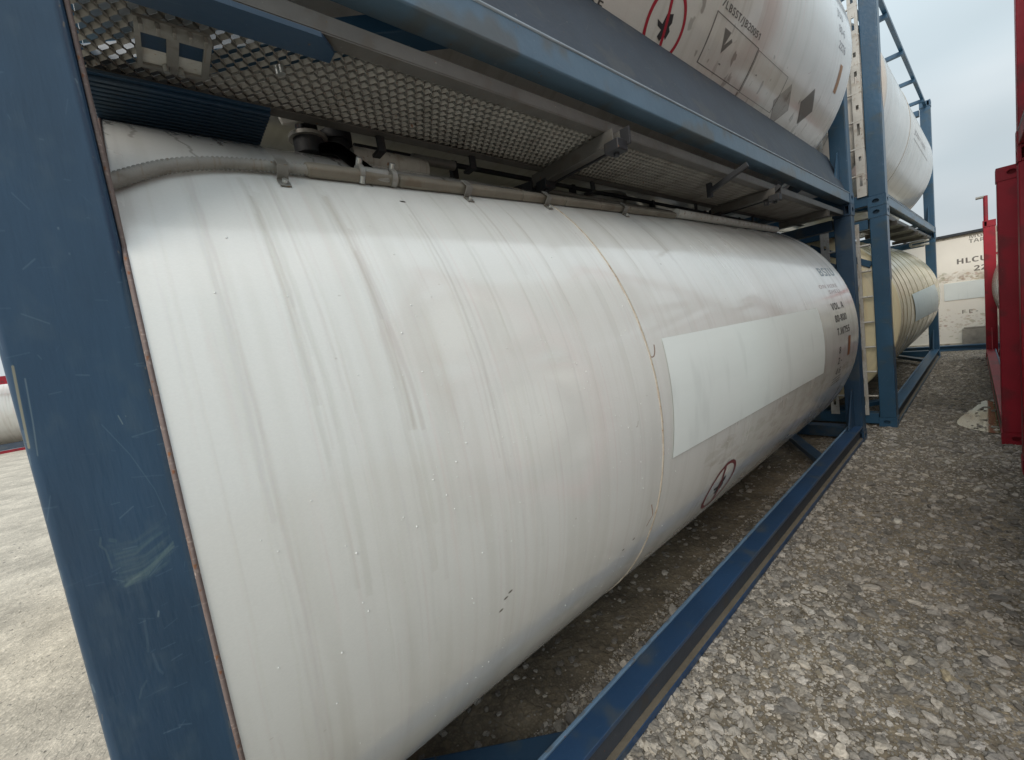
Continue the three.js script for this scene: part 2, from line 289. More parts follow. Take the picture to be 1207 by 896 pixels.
const castingGeo = (() => {                    // corner casting with the oval holes of its outer faces; local origin at its outer lower corner, x and z inwards
  const g = [], w = 0.178, h = 0.118, d = 0.162, t = 0.02;
  const plate = (a, b, hx, hy) => { const s = new THREE.Shape([new THREE.Vector2(0, 0), new THREE.Vector2(a, 0), new THREE.Vector2(a, b), new THREE.Vector2(0, b)]), p = new THREE.Path(); p.absellipse(a / 2, b / 2, hx, hy, 0, Math.PI * 2); s.holes.push(p); return new THREE.ExtrudeGeometry(s, { depth: t, bevelEnabled: false, curveSegments: 10 }); };
  const f = plate(w, h, 0.038, 0.026); f.translate(0, 0, -t); g.push(tri(f));
  const e = plate(d - t, h, 0.03, 0.024); e.rotateY(Math.PI / 2); e.translate(0, 0, -t - 0.0005); g.push(tri(e));
  g.push(span(t + 0.001, w, 0.002, 0.018, -d, -t - 0.001, 0), span(t + 0.001, w, h - 0.018, h - 0.002, -d, -t - 0.001, 0), span(0.05, w - 0.002, 0.0185, h - 0.0185, -d + 0.001, -0.05, 0));
  return mergeGeometries(g);
})();
const gratingGeo = (() => {                    // expanded metal: tilted zigzag strands that meet at bonds
  const s = 0.0150, lw = 0.056, nz = 14, P = [], x0 = 0.17, n = 378, w = 0.0062, t = 0.0016, ti = -0.75;
  const ax = [Math.cos(ti) * w, Math.sin(ti) * w], bxx = [-Math.sin(ti) * t, Math.cos(ti) * t];
  for (let k = 0; k < n; k++) {
    const nodes = [];
    for (let j = 0; j <= nz; j++) { const o = ((j + k) & 1 ? 1 : -1) * s * 0.5; nodes.push([x0 + k * s + o, -j * lw / 2 + lw * 0.10], [x0 + k * s + o, -j * lw / 2 - lw * 0.10]); }
    const c = nodes.map(([x, z]) => [[x - ax[0] - bxx[0], -ax[1] - bxx[1], z], [x + ax[0] - bxx[0], ax[1] - bxx[1], z], [x + ax[0] + bxx[0], ax[1] + bxx[1], z], [x - ax[0] + bxx[0], -ax[1] + bxx[1], z]]);
    for (let i = 0; i < c.length - 1; i++) for (let q = 0; q < 4; q++) { const a = c[i][q], b = c[i][(q + 1) % 4], d = c[i + 1][q], e = c[i + 1][(q + 1) % 4]; P.push(...a, ...b, ...d, ...b, ...e, ...d); }
  }
  const g = new THREE.BufferGeometry(); g.setAttribute('position', new THREE.Float32BufferAttribute(P, 3)); g.computeVertexNormals(); return tri(g);
})();

function tankContainer(o) {
  const L = o.len ?? LEN, c = thing('tank_container', o.label, 'tank container', o.group), F = o.frame, T = { x0: 0.163, x1: 5.3, d0: 0.006, d1: 0.3, r: 1.19, yc: 1.345, zc: -1.035, ...o.tank };
  // corner posts and castings
  for (const sx of [0, 1]) for (const sz of [0, 1]) {
    const x = sx ? L - PX : 0, z = sz ? -WID + PZ : 0;
    if (!(o.nearPost && !sx && !sz)) part('corner_post', [span(x, x + PX, 0.116, 2.475, z - PZ, z - 0.001, 0.01)], F, c);
    for (const y of [0, 1]) {
      const m = part('corner_casting', castingGeo, F, c);
      m.position.set(sx ? L + 0.004 : -0.004, y ? HGT - 0.118 : 0, sz ? -WID - 0.004 : 0.004);
      m.scale.set(sx ? -1 : 1, 1, sz ? -1 : 1);
    }
  }
  if (o.nearPost) { const m = part('corner_post', postGeo(), o.nearPost, c, 'scratched blue corner post with a grey smear'); part('edge_strip', [span(PX + 0.0005, PX + 0.007, 0.13, 2.47, -0.09, -0.012, 0.003)], M.primer, m, 'worn pinkish strip along the post edge'); }
  // end frames
  for (const x of [0.015, L - 0.135]) {
    part('end_beam', [span(x, x + 0.12, ...(o.nearPost && x < 1 ? [2.50, 2.585] : [2.36, 2.47]), -WID + 0.165, -0.165, 0.006)], F, c);
    part('end_beam', [span(x, x + 0.12, 0.03, 0.16, -WID + 0.16, -0.16, 0.006)], F, c);
    for (const sz of [0, 1]) {
      const zf = z => sz ? -WID - z : z, far = x > 1;
      if (far || !o.nearPost) part('end_brace', [bar(V(x + 0.06, 2.3, zf(-0.75)), V(x + 0.06, 1.95, zf(-0.16)), 0.05, 0.07)], F, c);
      // diagonal brace in the base frame
      part('base_brace', [bar(V(far ? L - 1.338 : 1.12, 0.115, zf(-0.1)), V(far ? L - 0.118 : 0.12, 0.115, zf(-0.84)), 0.10, 0.06, 0.006)], F, c);
      const gx = far ? L - PX - 0.004 : PX + 0.012, s = far ? -1 : 1;
      const gg = prism([[0, 0], [s * 0.30, 0], [s * 0.27, 0.03], [s * 0.05, 0.40], [0, 0.42]], 0.012); gg.translate(gx, o.rail === 'channel' ? 0.185 : 0.12, zf(-0.075) - 0.006);
      part('gusset_plate', [tri(gg)], F, c);
    }
  }
  // side rails of the base
  for (const sz of [0, 1]) {
    const zf = (a, b) => sz ? [-WID - b, -WID - a] : [a, b], x0 = 0.182, x1 = L - 0.182, sp = (a, b, y0, y1, za, zb, r) => { const [p, q] = zf(za, zb); return span(a, b, y0, y1, p, q, r); };
    if (o.rail === 'channel') {
      const r = part('side_rail', [sp(x0, x1, 0.168, 0.19, -0.105, -0.002, 0.004), sp(x0, x1, 0.012, 0.046, -0.105, 0.0, 0.004)], F === M.navy ? M.lowRail : F, c);
      part('rail_lip', [sp(x0, x1, 0.150, 0.197, -0.122, -0.1055, 0.004)], M.edgeBlue, r, 'chipped pale blue inner lip of the rail');
      part('rail_web', [sp(x0, x1, 0.0465, 0.1675, -0.055, -0.030, 0)], M.railDark, r, 'dark web of the rail');  // web coloured darker than the flanges above and below
      part('rail_ledge', [sp(x0, x1, 0.0465, 0.0505, -0.0295, -0.003, 0.001)], M.tanDirt, r, 'strip of tan dirt lying on the rail flange');
    } else {
      const r = part('side_rail', [sp(x0, x1, 0.0, 0.098, -0.09, -0.001, 0.006)], o.railMat || F, c);
      part('rail_lip', [pipe(V(x0, 0.1, sz ? -WID + 0.002 : -0.002), V(x1, 0.1, sz ? -WID + 0.002 : -0.002), 0.0055, 8)], M.paleEdge, r, 'pale worn top edge of the rail');
      const zt = o.webZ ?? -0.25, yt = o.webTop ?? 0.55, w = prism([[0, 0.1085], [0.008, 0.1085], [0.008 + zt, yt], [zt, yt]], x1 - x0); w.rotateY(-Math.PI / 2); w.scale(1, 1, sz ? -1 : 1); w.translate(x1, 0, sz ? -WID + 0.03 : -0.03);
      if (sz) { const q = w.attributes.position; for (let i = 0; i < q.count; i += 3) for (const at of [q, w.attributes.normal]) for (const f of ['X', 'Y', 'Z']) { const t = at['get' + f](i + 1); at['set' + f](i + 1, at['get' + f](i + 2)); at['set' + f](i + 2, t); } }
      part('side_plate', [tri(w)], o.webMat || M.sidePlate, r, 'dark inclined side plate above the rail');
    }
    if (o.topRail) part('top_rail', [sp(0.17, L - 0.17, 2.30, 2.57, -0.12, -0.01, 0.005)], F, c);
  }
  // tank
  const sh = part('tank_shell', tankShell(T), o.shell, c);
  for (const x of o.seams || []) part('weld_seam', ringGeo(T, x, 0.004, 0.0035), M.bead, sh);
  if (o.nearPost) part('jacket_edge', ringGeo(T, 0.1695, 0.0045, 0.0025), M.primer, sh, 'worn tan edge of the tank jacket');
  for (const x of o.bands || []) part('cladding_band', ringGeo(T, x, 0.007, 0.004), o.bandMat || M.pale, sh);
  for (const [x0, x1, rad] of [[0.03, 0.30, 0.86], [T.x1 - 0.3, L - 0.02, 0.86]]) {
    const g = new THREE.CylinderGeometry(rad, rad, x1 - x0, 48, 1, true); g.rotateZ(Math.PI / 2); g.translate((x0 + x1) / 2, T.yc, T.zc - 0.1); part('end_skirt', [tri(g)], o.shell === shellB ? M.pale : F, c);
  }
  // walkway on top
  const wo = o.walk;
  if (wo) {
    const y = wo.y ?? 2.5, zo = wo.zo ?? -0.055, zi = wo.zi ?? -0.44, wm = wo.mat || M.walk;
    const wk = part('walkway_frame', [span(0.17, 5.86, y - 0.012, y + 0.03, zo - 0.004, zo, 0.001), span(0.17, 5.86, y + 0.026, y + 0.03, zo - 0.05, zo - 0.0045, 0), span(0.17, 5.86, y - 0.016, y - 0.012, zo - 0.045, zo - 0.001, 0.001), span(0.17, 5.86, y - 0.02, y + 0.03, zi, zi + 0.004, 0.001), span(0.17, 5.86, y - 0.024, y - 0.0205, zi - 0.002, zi + 0.04, 0.001)], wm, c);
    if (wo.grating) { const g = part('walkway_grating', gratingGeo, M.grating, wk); g.position.set(0, y, zo - 0.012); }
    for (const [x, za, zb] of wo.cross) part('cross_bracket', [span(x, x + 0.055, y - 0.075, y - 0.07, zb, za, 0.001), span(x + 0.05, x + 0.055, y - 0.0695, y - 0.018, zb, za, 0.001), span(x, x + 0.005, y - 0.0695, y - 0.018, zb, za, 0.001)], wo.crossMat || M.walk, wk);
    for (const [x, za, zb] of wo.arms || []) part('bracket_arm', [bar(V(x, y - 0.085, zb), V(x + 0.01, y - 0.005, za), 0.028, 0.03), bar(V(x, y - 0.115, zb + 0.012), V(x, y - 0.03, zb + 0.012), 0.028, 0.03)], M.black, wk);
  }
  // ladder on the near end
  if (o.ladder) {
    for (const z of [o.stileZ ?? -0.33, -0.62]) {
      const s = new THREE.Shape([[0, 0], [0.085, 0], [0.085, 2.3], [0, 2.3]].map(p => new THREE.Vector2(...p)));
      for (let k = 0; k < 8; k++) { const y = 0.12 + k * 0.28, p = new THREE.Path([[0.03, y], [0.03, y + (k % 2 ? 0.05 : 0.13)], [0.055, y + (k % 2 ? 0.05 : 0.13)], [0.055, y]].map(q => new THREE.Vector2(...q))); s.holes.push(p); }
      const g = new THREE.ExtrudeGeometry(s, { depth: 0.02, bevelEnabled: false }); g.rotateY(-Math.PI / 2); g.translate(0.01, 0.14, z); part('ladder_stile', [tri(g)], M.pale, c);
    }
    for (let k = 0; k < 7; k++) part('ladder_rung', [pipe(V(0, 0.38 + k * 0.3, -0.56), V(0, 0.38 + k * 0.3, -0.155), 0.012, 10)], M.pale, c);
  }
  c.position.set(...o.at); c.rotation.y = o.turn || 0; if (o.scale) c.scale.setScalar(o.scale);
  return { c, sh, T };
}
M.primer = std({ map: tiled(paintTex(256, [116, 102, 98], [190, 178, 168], 83, 2, [96, 66, 52]), 3), roughness: 0.8 });
// near corner post: its own paint map, left 3/8 of the canvas is the aisle face (0.166 x 2.36 m), the rest the other faces
function postGeo() {
  const g = span(0, PX, 0.116, 2.475, -PZ, -0.001, 0.014), p = g.attributes.position, n = g.attributes.normal, uv = g.attributes.uv;
  for (let i = 0; i < p.count; i += 3) {
    const nx = Math.abs(n.getX(i) + n.getX(i + 1) + n.getX(i + 2)), nz = n.getZ(i) + n.getZ(i + 1) + n.getZ(i + 2);
    for (let k = i; k < i + 3; k++) { const v = (p.getY(k) - 0.116) / 2.359; if (nz > nx * 0.5) uv.setXY(k, p.getX(k) / PX * 0.5, v); else uv.setXY(k, 0.55 + (-p.getZ(k)) / PZ * 0.4, v); }
  }
  return g;
}
const nearPostMat = std({
  roughness: 0.3, bumpMap: fineBump, bumpScale: 0.0007,
  map: canvasTex(512, 2048, (g, W, H) => {
    const r = rng(77), im = g.createImageData(W, H), d = im.data;
    for (let y = 0; y < H; y++) for (let x = 0; x < W; x++) {
      const u = x / W, v = y / H, n = fbm(u, v, 3, 5, 301, 14), q = fbm(u, v, 8, 4, 307, 40), f = hash2(x, y, 5) - 0.5, i = (y * W + x) * 4, k = 0.88 + 0.22 * n + f * 0.04, t = stepS(0.56, 0.8, q) * 0.22;
      d[i] = mix(42 * k, 84, t); d[i + 1] = mix(69 * k, 96, t); d[i + 2] = mix(94 * k, 106, t); d[i + 3] = 255;
    }
    g.putImageData(im, 0, 0);
    const X = x => x / PX * W * 0.5, Y = y => (1 - (y - 0.116) / 2.359) * H;
    const line = (pts, w, col) => { g.strokeStyle = col; g.lineWidth = w; g.lineCap = 'round'; g.lineJoin = 'round'; g.beginPath(); pts.forEach(([x, y], i) => i ? g.lineTo(X(x), Y(y)) : g.moveTo(X(x), Y(y))); g.stroke(); };
    // grey smear rubbed over the paint: a broad patch made of strokes
    for (let i = 0; i < 34; i++) { const t = i / 33, y0 = 1.455 - t * 0.075, a = 0.05 + r() * 0.10; line([[0.060 + r() * 0.012, y0 + (r() - 0.5) * 0.01], [0.085 + r() * 0.02, y0 - 0.004 + r() * 0.004], [0.115 + r() * 0.03, y0 + 0.012 + r() * 0.01]], 2 + r() * 4, `rgba(98,116,116,${a})`); }
    for (let i = 0; i < 12; i++) line([[0.066 + r() * 0.01, 1.378 + r() * 0.012], [0.1, 1.386 + r() * 0.012], [0.142, 1.418 + r() * 0.012]], 1 + r() * 3, `rgba(104,122,120,${0.07 + r() * 0.14})`);
    line([[0.056, 1.474], [0.053, 1.462], [0.058, 1.452], [0.060, 1.42]], 4, 'rgba(106,122,122,0.28)');
    line([[0.066, 1.466], [0.072, 1.462]], 6, 'rgba(92,110,112,0.28)');
    line([[0.082, 1.31], [0.080, 1.28], [0.077, 1.255]], 5, 'rgba(96,110,122,0.28)');
    line([[0.082, 1.245], [0.084, 1.215], [0.088, 1.205]], 5, 'rgba(90,108,122,0.28)');
    line([[0.066, 1.205], [0.058, 1.195], [0.053, 1.182]], 4, 'rgba(96,112,120,0.28)');
    line([[0.102, 1.315], [0.1, 1.308]], 4, 'rgba(110,124,130,0.6)');
    // bare metal gouge by the left edge
    line([[0.012, 1.77], [0.009, 1.71], [0.006, 1.645]], 5, 'rgba(150,140,116,0.75)'); line([[0.021, 1.75], [0.017, 1.68], [0.013, 1.63]], 2.5, 'rgba(120,134,140,0.6)');
    line([[0.09, 1.66], [0.115, 1.6], [0.135, 1.53], [0.142, 1.48]], 1.6, 'rgba(96,118,136,0.4)'); line([[0.112, 1.67], [0.115, 1.655]], 2, 'rgba(140,150,150,0.6)');
    for (let i = 0; i < 120; i++) { const x = r() * PX, y = 0.6 + r() * 1.8, l = 0.004 + r() * r() * 0.05, a = r() < 0.6 ? (r() - 0.5) * 0.5 : (r() - 0.5) * 3; line([[x, y], [x + Math.cos(a) * l, y + Math.sin(a) * l]], 0.6 + r() * 1.4, `rgba(128,146,158,${0.08 + r() * 0.22})`); }
    for (let i = 0; i < 90; i++) { const e = r() < 0.5 ? PX - 0.008 * r() : 0.006 * r(), y = 0.3 + r() * 2.1; line([[e, y], [e + (r() - 0.5) * 0.003, y + r() * 0.02]], 1 + r() * 3, r() < 0.5 ? `rgba(150,124,104,${0.2 + r() * 0.4})` : `rgba(120,138,148,${0.2 + r() * 0.4})`); }
    for (let i = 0; i < 40; i++) { g.fillStyle = `rgba(140,150,152,${0.15 + r() * 0.4})`; const s = 1 + r() * 3; g.fillRect(r() * W, r() * H, s, s); }
  }),
});

const GROUP = 'blue framed tank containers stacked two high';
const A = tankContainer({ label: 'white tank container in blue frame, lower one in the nearest stack', group: GROUP, frame: M.navy, nearPost: nearPostMat, shell: shellA, rail: 'channel', seams: [1.55], at: [0, 0, 0], walk: { grating: true, cross: [[1.71, -0.02, -0.5], [3.62, -0.02, -0.46], [5.2, -0.05, -0.46]], arms: [[2.9, 0.06, -0.17], [3.66, 0.0, -0.10]] } });
const U_ = tankContainer({ label: 'greyish white tank container stacked on the nearest one, with red prohibition circle', group: GROUP, frame: M.blue, shell: shellU, rail: 'box', railMat: M.railBlue, webTop: 0.53, webZ: -0.14, tank: { x1: 5.72, d1: 0.3 }, at: [0, HGT + 0.004, 0] });
const B_ = tankContainer({ label: 'cream tank container with hoop bands, on the ground beyond the nearest stack', group: GROUP, frame: M.blue, shell: shellB, rail: 'channel', bands: [0.3, 0.62, 1.0, 1.45, 2.0, 2.7, 3.5, 4.5], bandMat: std({ color: 0x8d8468, roughness: 0.7 }), tank: { x0: 0.02, x1: 5.75, d0: 0.12, zc: -1.12 }, at: [6.61, 0, 0.19], ladder: true, walk: { grating: true, cross: [[0.9, -0.02, -0.5], [2.0, -0.02, -0.5], [3.2, -0.02, -0.5], [4.6, -0.02, -0.5]] } });
const V_ = tankContainer({ label: 'white tank container stacked on the cream banded one, far end of the row', group: GROUP, frame: M.blue, shell: shellV, rail: 'box', railMat: M.railBlue, stileZ: -0.243, webTop: 0.36, webZ: -0.16, seams: [2.1], tank: { x0: 0.02, x1: 5.72, d0: 0.14, zc: -1.15 }, at: [6.61, HGT + 0.004, 0.19], ladder: true, walk: { y: 2.5, zo: -0.05, zi: -0.30, cross: [[1.2, -0.05, -0.3], [2.6, -0.05, -0.3], [4.0, -0.05, -0.3], [5.3, -0.05, -0.3]], mat: M.blue, crossMat: M.blue } });
tankContainer({ label: 'pale tank container on the ground hidden behind the nearest stack', group: 'tank containers of the row behind', frame: M.navy, shell: shellB, rail: 'channel', tank: { x0: 0.1, x1: 5.8 }, at: [0.02, 0, -2.62] });
tankContainer({ label: 'pale tank container stacked on top in the row behind the nearest stack', group: 'tank containers of the row behind', frame: M.navy, shell: shellW, rail: 'box', tank: { x0: 0.1, x1: 5.8 }, at: [0.02, HGT + 0.004, -2.62] });
const TURN = Math.PI + 0.0256, RT = { x0: 0.2, x1: 5.85, d0: 0.3, r: 1.14, zc: -1.225, yc: 1.36 };
tankContainer({ label: 'white banded tank container in red frame on the right side of the aisle', group: 'red framed tank containers', frame: M.red, shell: shellW, rail: 'channel', bands: [0.5, 1, 1.5, 2, 2.5, 3, 3.5, 4, 4.5, 5, 5.5], bandMat: std({ color: 0x8f8a82, roughness: 0.7 }), tank: RT, at: [12.25, 0, 0.83], turn: TURN });
tankContainer({ label: 'red framed tank container at right picture edge, lower of its stack', group: 'red framed tank containers', frame: M.red, shell: shellW, rail: 'channel', len: 2.99, tank: { ...RT, x1: 2.8 }, at: [5.5, 0, 1.085], turn: TURN });
tankContainer({ label: 'red framed tank container at right picture edge, upper of its stack', group: 'red framed tank containers', frame: M.red, shell: shellW, rail: 'box', webTop: 0.3, webZ: -0.15, len: 2.99, tank: { ...RT, x1: 2.8 }, at: [5.5, HGT + 0.004, 1.085], turn: TURN });
tankContainer({ label: 'distant white tank container with red rails across the yard, beyond the near blue post', group: 'red framed tank containers', frame: M.red, shell: shellW, rail: 'box', webTop: 0.3, webZ: -0.15, topRail: true, seams: [2, 4], tank: { r: 1.1, zc: -1.2, yc: 1.36, x1: 5.8 }, at: [-11.2, 0, -26], scale: 1.26 });

// ------------------------------------------------------------------ details of the nearest container
{
  const { c, sh, T } = A;
  part('blank_panel', curvedPatch(T, [[1.66, 76.7], [3.82, 77.6], [3.85, 101], [1.62, 99.4]], 0.003), M.blank, sh, 'large blank pale panel on the tank side');
  // water drops
  const r = rng(9), dg = new THREE.SphereGeometry(1, 8, 6), N = 260, dm = new THREE.InstancedMesh(dg, M.drop, N), m4 = new THREE.Matrix4();
  for (let i = 0; i < N; i++) {
    const cl = Math.floor(r() * 14), cx = 0.35 + hash2(cl, 1, 3) * 1.6, ca = 66 + hash2(cl, 2, 3) * 52, x = r() < 0.6 ? cx + (r() - 0.5) * 0.25 : 0.25 + r() * 2.2, a = r() < 0.6 ? ca + (r() - 0.5) * 10 : 55 + r() * 65, p = onTank(T, x, a, 0.0004), s = 0.0010 + r() * r() * 0.0014, al = a * Math.PI / 180;
    const n = V(0, Math.cos(al), Math.sin(al)), t = V(1, 0, 0), b = new THREE.Vector3().crossVectors(n, t);
    m4.makeBasis(t.multiplyScalar(s), n.multiplyScalar(s * 0.55), b.multiplyScalar(s * 1.25)).setPosition(p); dm.setMatrixAt(i, m4);
  }
  dm.name = 'water_drops'; dm.userData.kind = 'stuff'; dm.castShadow = false; dm.receiveShadow = true; sh.add(dm);
  const txt = (w, h, draw, q, name, label, off = 0.0016) => part(name, curvedPatch(T, q, off, 12), decal(w, h, draw), sh, label);
  const box4 = (x0, x1, a0, a1) => [[x0, a0], [x1, a0], [x1, a1], [x0, a1]];
  txt(256, 96, (g, W, H) => { g.fillStyle = 'rgba(112,128,140,0.6)'; g.font = 'bold 88px sans-serif'; g.fillText('BSIU', 12, 78); }, box4(4.32, 4.96, 60.5, 66.5), 'lettering', 'faint blue grey lettering');
  txt(256, 96, (g, W, H) => { g.fillStyle = 'rgba(150,96,96,0.35)'; g.font = 'bold 40px sans-serif'; g.fillText('ON HIRE', 30, 40); g.fillText('SHELL', 90, 84); }, box4(4.0, 4.9, 68.5, 74), 'lettering', 'faint reddish lettering');
  txt(256, 256, (g) => { g.fillStyle = 'rgba(62,60,60,0.8)'; g.font = 'bold 62px sans-serif'; g.fillText('VOL. A', 8, 62); g.fillText('80-800', 14, 142); g.fillText('T.W755', 18, 226); }, box4(4.20, 4.72, 76, 91.5), 'lettering', 'dark stencilled lettering near the tank end');
  txt(128, 256, (g) => { g.fillStyle = 'rgba(66,64,64,0.75)'; g.font = 'bold 56px sans-serif'; g.fillText('8', 20, 60); g.fillText('2 -', 20, 124); g.fillText('4 6', 20, 190); g.strokeStyle = 'rgba(70,68,66,0.6)'; g.lineWidth = 5; for (const y of [214, 232, 250]) { g.beginPath(); g.moveTo(6, y); g.lineTo(122, y - 6); g.stroke(); } }, box4(4.24, 4.52, 93, 110), 'lettering', 'small dark stencilled figures near the tank end');
  part('warning_label', curvedPatch(T, box4(4.60, 4.68, 91.5, 99.5), 0.002, 8), std({ color: 0x8d5a38, roughness: 0.7 }), sh, 'narrow orange brown label');
  txt(256, 256, (g) => prohib(g, 'rgba(112,34,42,0.85)'), box4(2.1, 2.44, 110, 126), 'prohibition_mark', 'dark red no entry circle low on the tank');
  // drain hose, conduit, clips
  const pts = []; for (const [x, a] of [[0.152, 52.4], [0.175, 51.2], [0.27, 47.2], [0.36, 45.1], [0.46, 44.0], [0.56, 43.5]]) pts.push(onTank(T, x, a, 0.018));
  part('drain_hose', tubeAlong(pts, 0.0148, 14, 90, i => i % 2 ? 1.0 : 0.76), M.hose, c, 'ribbed grey flexible hose');
  const chan = (x0, x1, a0, a1, w, h, n = 8) => { const g = []; for (let i = 0; i < n; i++) { const f = i / n, e = (i + 1) / n, p = onTank(T, mix(x0, x1, f), mix(a0, a1, f), 0.019), q = onTank(T, mix(x0, x1, e), mix(a0, a1, e), 0.019), up = V(0, Math.cos(a0 * Math.PI / 180), Math.sin(a0 * Math.PI / 180)); g.push(tri(orient(new RoundedBoxGeometry(w, p.distanceTo(q) + 0.001, h, 2, 0.01), p, q, up))); } return g; };
  const con = part('drain_conduit', chan(0.555, 2.72, 43.4, 37.1, 0.034, 0.034), M.channel, c, 'grimy grey brown conduit along the tank shoulder');
  for (const [x, a] of [[0.49, 44.2], [1.08, 42.0], [1.50, 40.7], [2.1, 39.0]]) {
    const al = (a + 1.9) * Math.PI / 180, m = part('conduit_clip', [bx(0, 0.020, 0.0, 0.026, 0.040, 0.004, 0.001), bx(0, 0.0405, -0.022, 0.026, 0.004, 0.044, 0.001), bx(0, 0.002, 0.016, 0.026, 0.004, 0.032, 0.001)], M.galv, con);
    part('bolt', [tri(new THREE.CylinderGeometry(0.007, 0.007, 0.012, 6).translate(0, 0.008, 0.02))], M.steel, m);
    m.position.copy(onTank(T, x, a + 1.5, 0.001)); m.quaternion.setFromRotationMatrix(new THREE.Matrix4().makeBasis(V(1, 0, 0), V(0, Math.cos(al), Math.sin(al)), V(0, -Math.sin(al), Math.cos(al))));
  }
  const j = onTank(T, 0.755, 42.6, 0.022);
  const tee = part('pipe_fitting', [bx(j.x, j.y, j.z, 0.085, 0.038, 0.038, 0.012), pipe(V(j.x - 0.055, j.y, j.z), V(j.x - 0.04, j.y, j.z), 0.026, 12), pipe(V(j.x + 0.045, j.y, j.z), V(j.x + 0.06, j.y, j.z), 0.026, 12)], M.galv, con);
  for (const [dx, dy] of [[-0.048, 0.03], [0.052, 0.03], [-0.048, -0.02]]) part('bolt', [tri(new THREE.CylinderGeometry(0.009, 0.009, 0.02, 6).rotateX(0.7).translate(j.x + dx, j.y + dy, j.z + 0.012))], M.steel, tee);
  part('branch_hose', tubeAlong([V(j.x, j.y + 0.01, j.z - 0.02), V(0.74, 2.33, -0.33), V(0.73, 2.40, -0.42), V(0.72, 2.43, -0.50)], 0.02, 10, 40), M.hose, c);
  part('pale_pipe', [pipe(onTank(T, 2.76, 36.2, 0.03), onTank(T, 4.7, 34.5, 0.03), 0.026, 14)], M.pale, c, 'pale pipe lying along the tank shoulder');
  // valves, manway and housings on the crown
  const vb = part('valve', [pipe(V(0.69, 2.42, -0.54), V(0.69, 2.47, -0.54), 0.05, 14), bx(0.69, 2.50, -0.54, 0.06, 0.07, 0.06, 0.012), pipe(V(0.69, 2.52, -0.6), V(0.69, 2.52, -0.47), 0.022, 12)], M.black, c, 'black valve on the tank crown');
  part('valve_handle', [bar(V(0.60, 2.50, -0.5), V(0.69, 2.53, -0.5), 0.014, 0.03)], M.pale, vb); part('valve_flange', [pipe(V(0.69, 2.47, -0.54), V(0.69, 2.482, -0.54), 0.062, 16)], M.galv, vb);
  part('valve', [pipe(V(0.80, 2.44, -0.58), V(0.80, 2.5, -0.58), 0.045, 12), pipe(V(0.80, 2.5, -0.58), V(0.80, 2.53, -0.58), 0.06, 8)], M.black, c, 'short black valve beside the pale cylinder');
  part('air_cylinder', [pipe(V(0.86, 2.475, -0.62), V(1.18, 2.475, -0.62), 0.045, 20)], M.pale, c, 'grey cylinder lying on the crown'); part('air_cylinder', [pipe(V(1.13, 2.52, -0.62), V(1.34, 2.52, -0.62), 0.02, 12)], M.galv, c);
  const mw = part('manway', [pipe(V(2.75, 2.44, -1.0), V(2.75, 2.58, -1.0), 0.28, 36)], M.pale, c, 'round manway collar'); part('manway_lid', [pipe(V(2.75, 2.5825, -1.0), V(2.75, 2.60, -1.0), 0.31, 36)], M.galv, mw);
  part('valve_housing', [span(2.45, 2.72, 2.38, 2.47, -0.78, -0.62, 0.01)], M.black, c); part('valve_housing', [span(2.76, 3.30, 2.40, 2.455, -0.72, -0.60, 0.02)], M.pale, c, 'grey ribbed housing on the crown');
  part('crown_bar', [bar(V(1.36, 2.52, -1.35), V(1.42, 2.47, -0.72), 0.03, 0.03)], M.black, c); part('crown_bar', [bar(V(1.52, 2.52, -1.35), V(1.58, 2.47, -0.7), 0.03, 0.03)], M.black, c); part('crown_bar', [bar(V(1.72, 2.43, -0.5), V(1.66, 2.47, -0.95), 0.045, 0.05)], M.black, c);
  for (const [x0, x1, y, z, q, m] of [[1.0, 2.4, 2.50, -0.80, 0.018, M.galv], [0.9, 5.2, 2.545, -0.66, 0.012, M.black], [1.9, 3.9, 2.47, -0.60, 0.012, M.galv], [3.3, 5.2, 2.5, -0.85, 0.03, M.pale]]) part('pipe_run', [pipe(V(x0, y, z), V(x1, y, z), q, 10)], m, c);
  for (const x of [1.35, 2.2, 3.1, 3.95, 4.7]) part('pipe_clamp', [span(x, x + 0.03, 2.42, 2.56, -0.68, -0.645, 0.004)], M.black, c);
  for (const x of [0.9, 1.3, 2.1, 3.3, 4.4]) part('hook_bracket', [bx(x, 2.455, -0.43, 0.03, 0.06, 0.012, 0.003), bx(x, 2.43, -0.455, 0.03, 0.012, 0.06, 0.003)], M.black, c);
  for (const [x, z] of [[1.71, -0.03], [1.71, -0.44], [3.62, -0.03], [3.62, -0.42]]) part('bracket_block', [bx(x + 0.028, 2.415, z, 0.07, 0.045, 0.07, 0.006), pipe(V(x + 0.028, 2.38, z), V(x + 0.028, 2.44, z), 0.012, 8)], M.black, c);
  part('cross_edge', [span(1.766, 1.778, 2.418, 2.486, -0.62, 0.02, 0.002)], M.black, c); part('cross_edge', [span(3.676, 3.688, 2.418, 2.486, -0.5, 0.0, 0.002)], M.black, c);
  // ribbed side plank and the slotted bracket at the near end of the walkway
  const pg = [span(0.165, 0.545, 2.452, 2.460, -0.60, -0.372, 0.001)]; for (let k = 0; k < 11; k++) pg.push(span(0.165, 0.545, 2.443, 2.4515, -0.590 + k * 0.0195, -0.579 + k * 0.0195, 0.002));
  part('ribbed_plank', pg, M.navy, c, 'dark blue ribbed plank under the walkway end');
  const bs = new THREE.Shape([[0.262, 0.165], [0.392, 0.165], [0.398, 0.18], [0.398, 0.325], [0.390, 0.337], [0.262, 0.337]].map(p => new THREE.Vector2(...p)));
  for (const [a, b] of [[0.272, 0.316], [0.338, 0.384]]) bs.holes.push(new THREE.Path([[a, 0.212], [b, 0.212], [b, 0.325], [a, 0.325]].map(p => new THREE.Vector2(...p))));
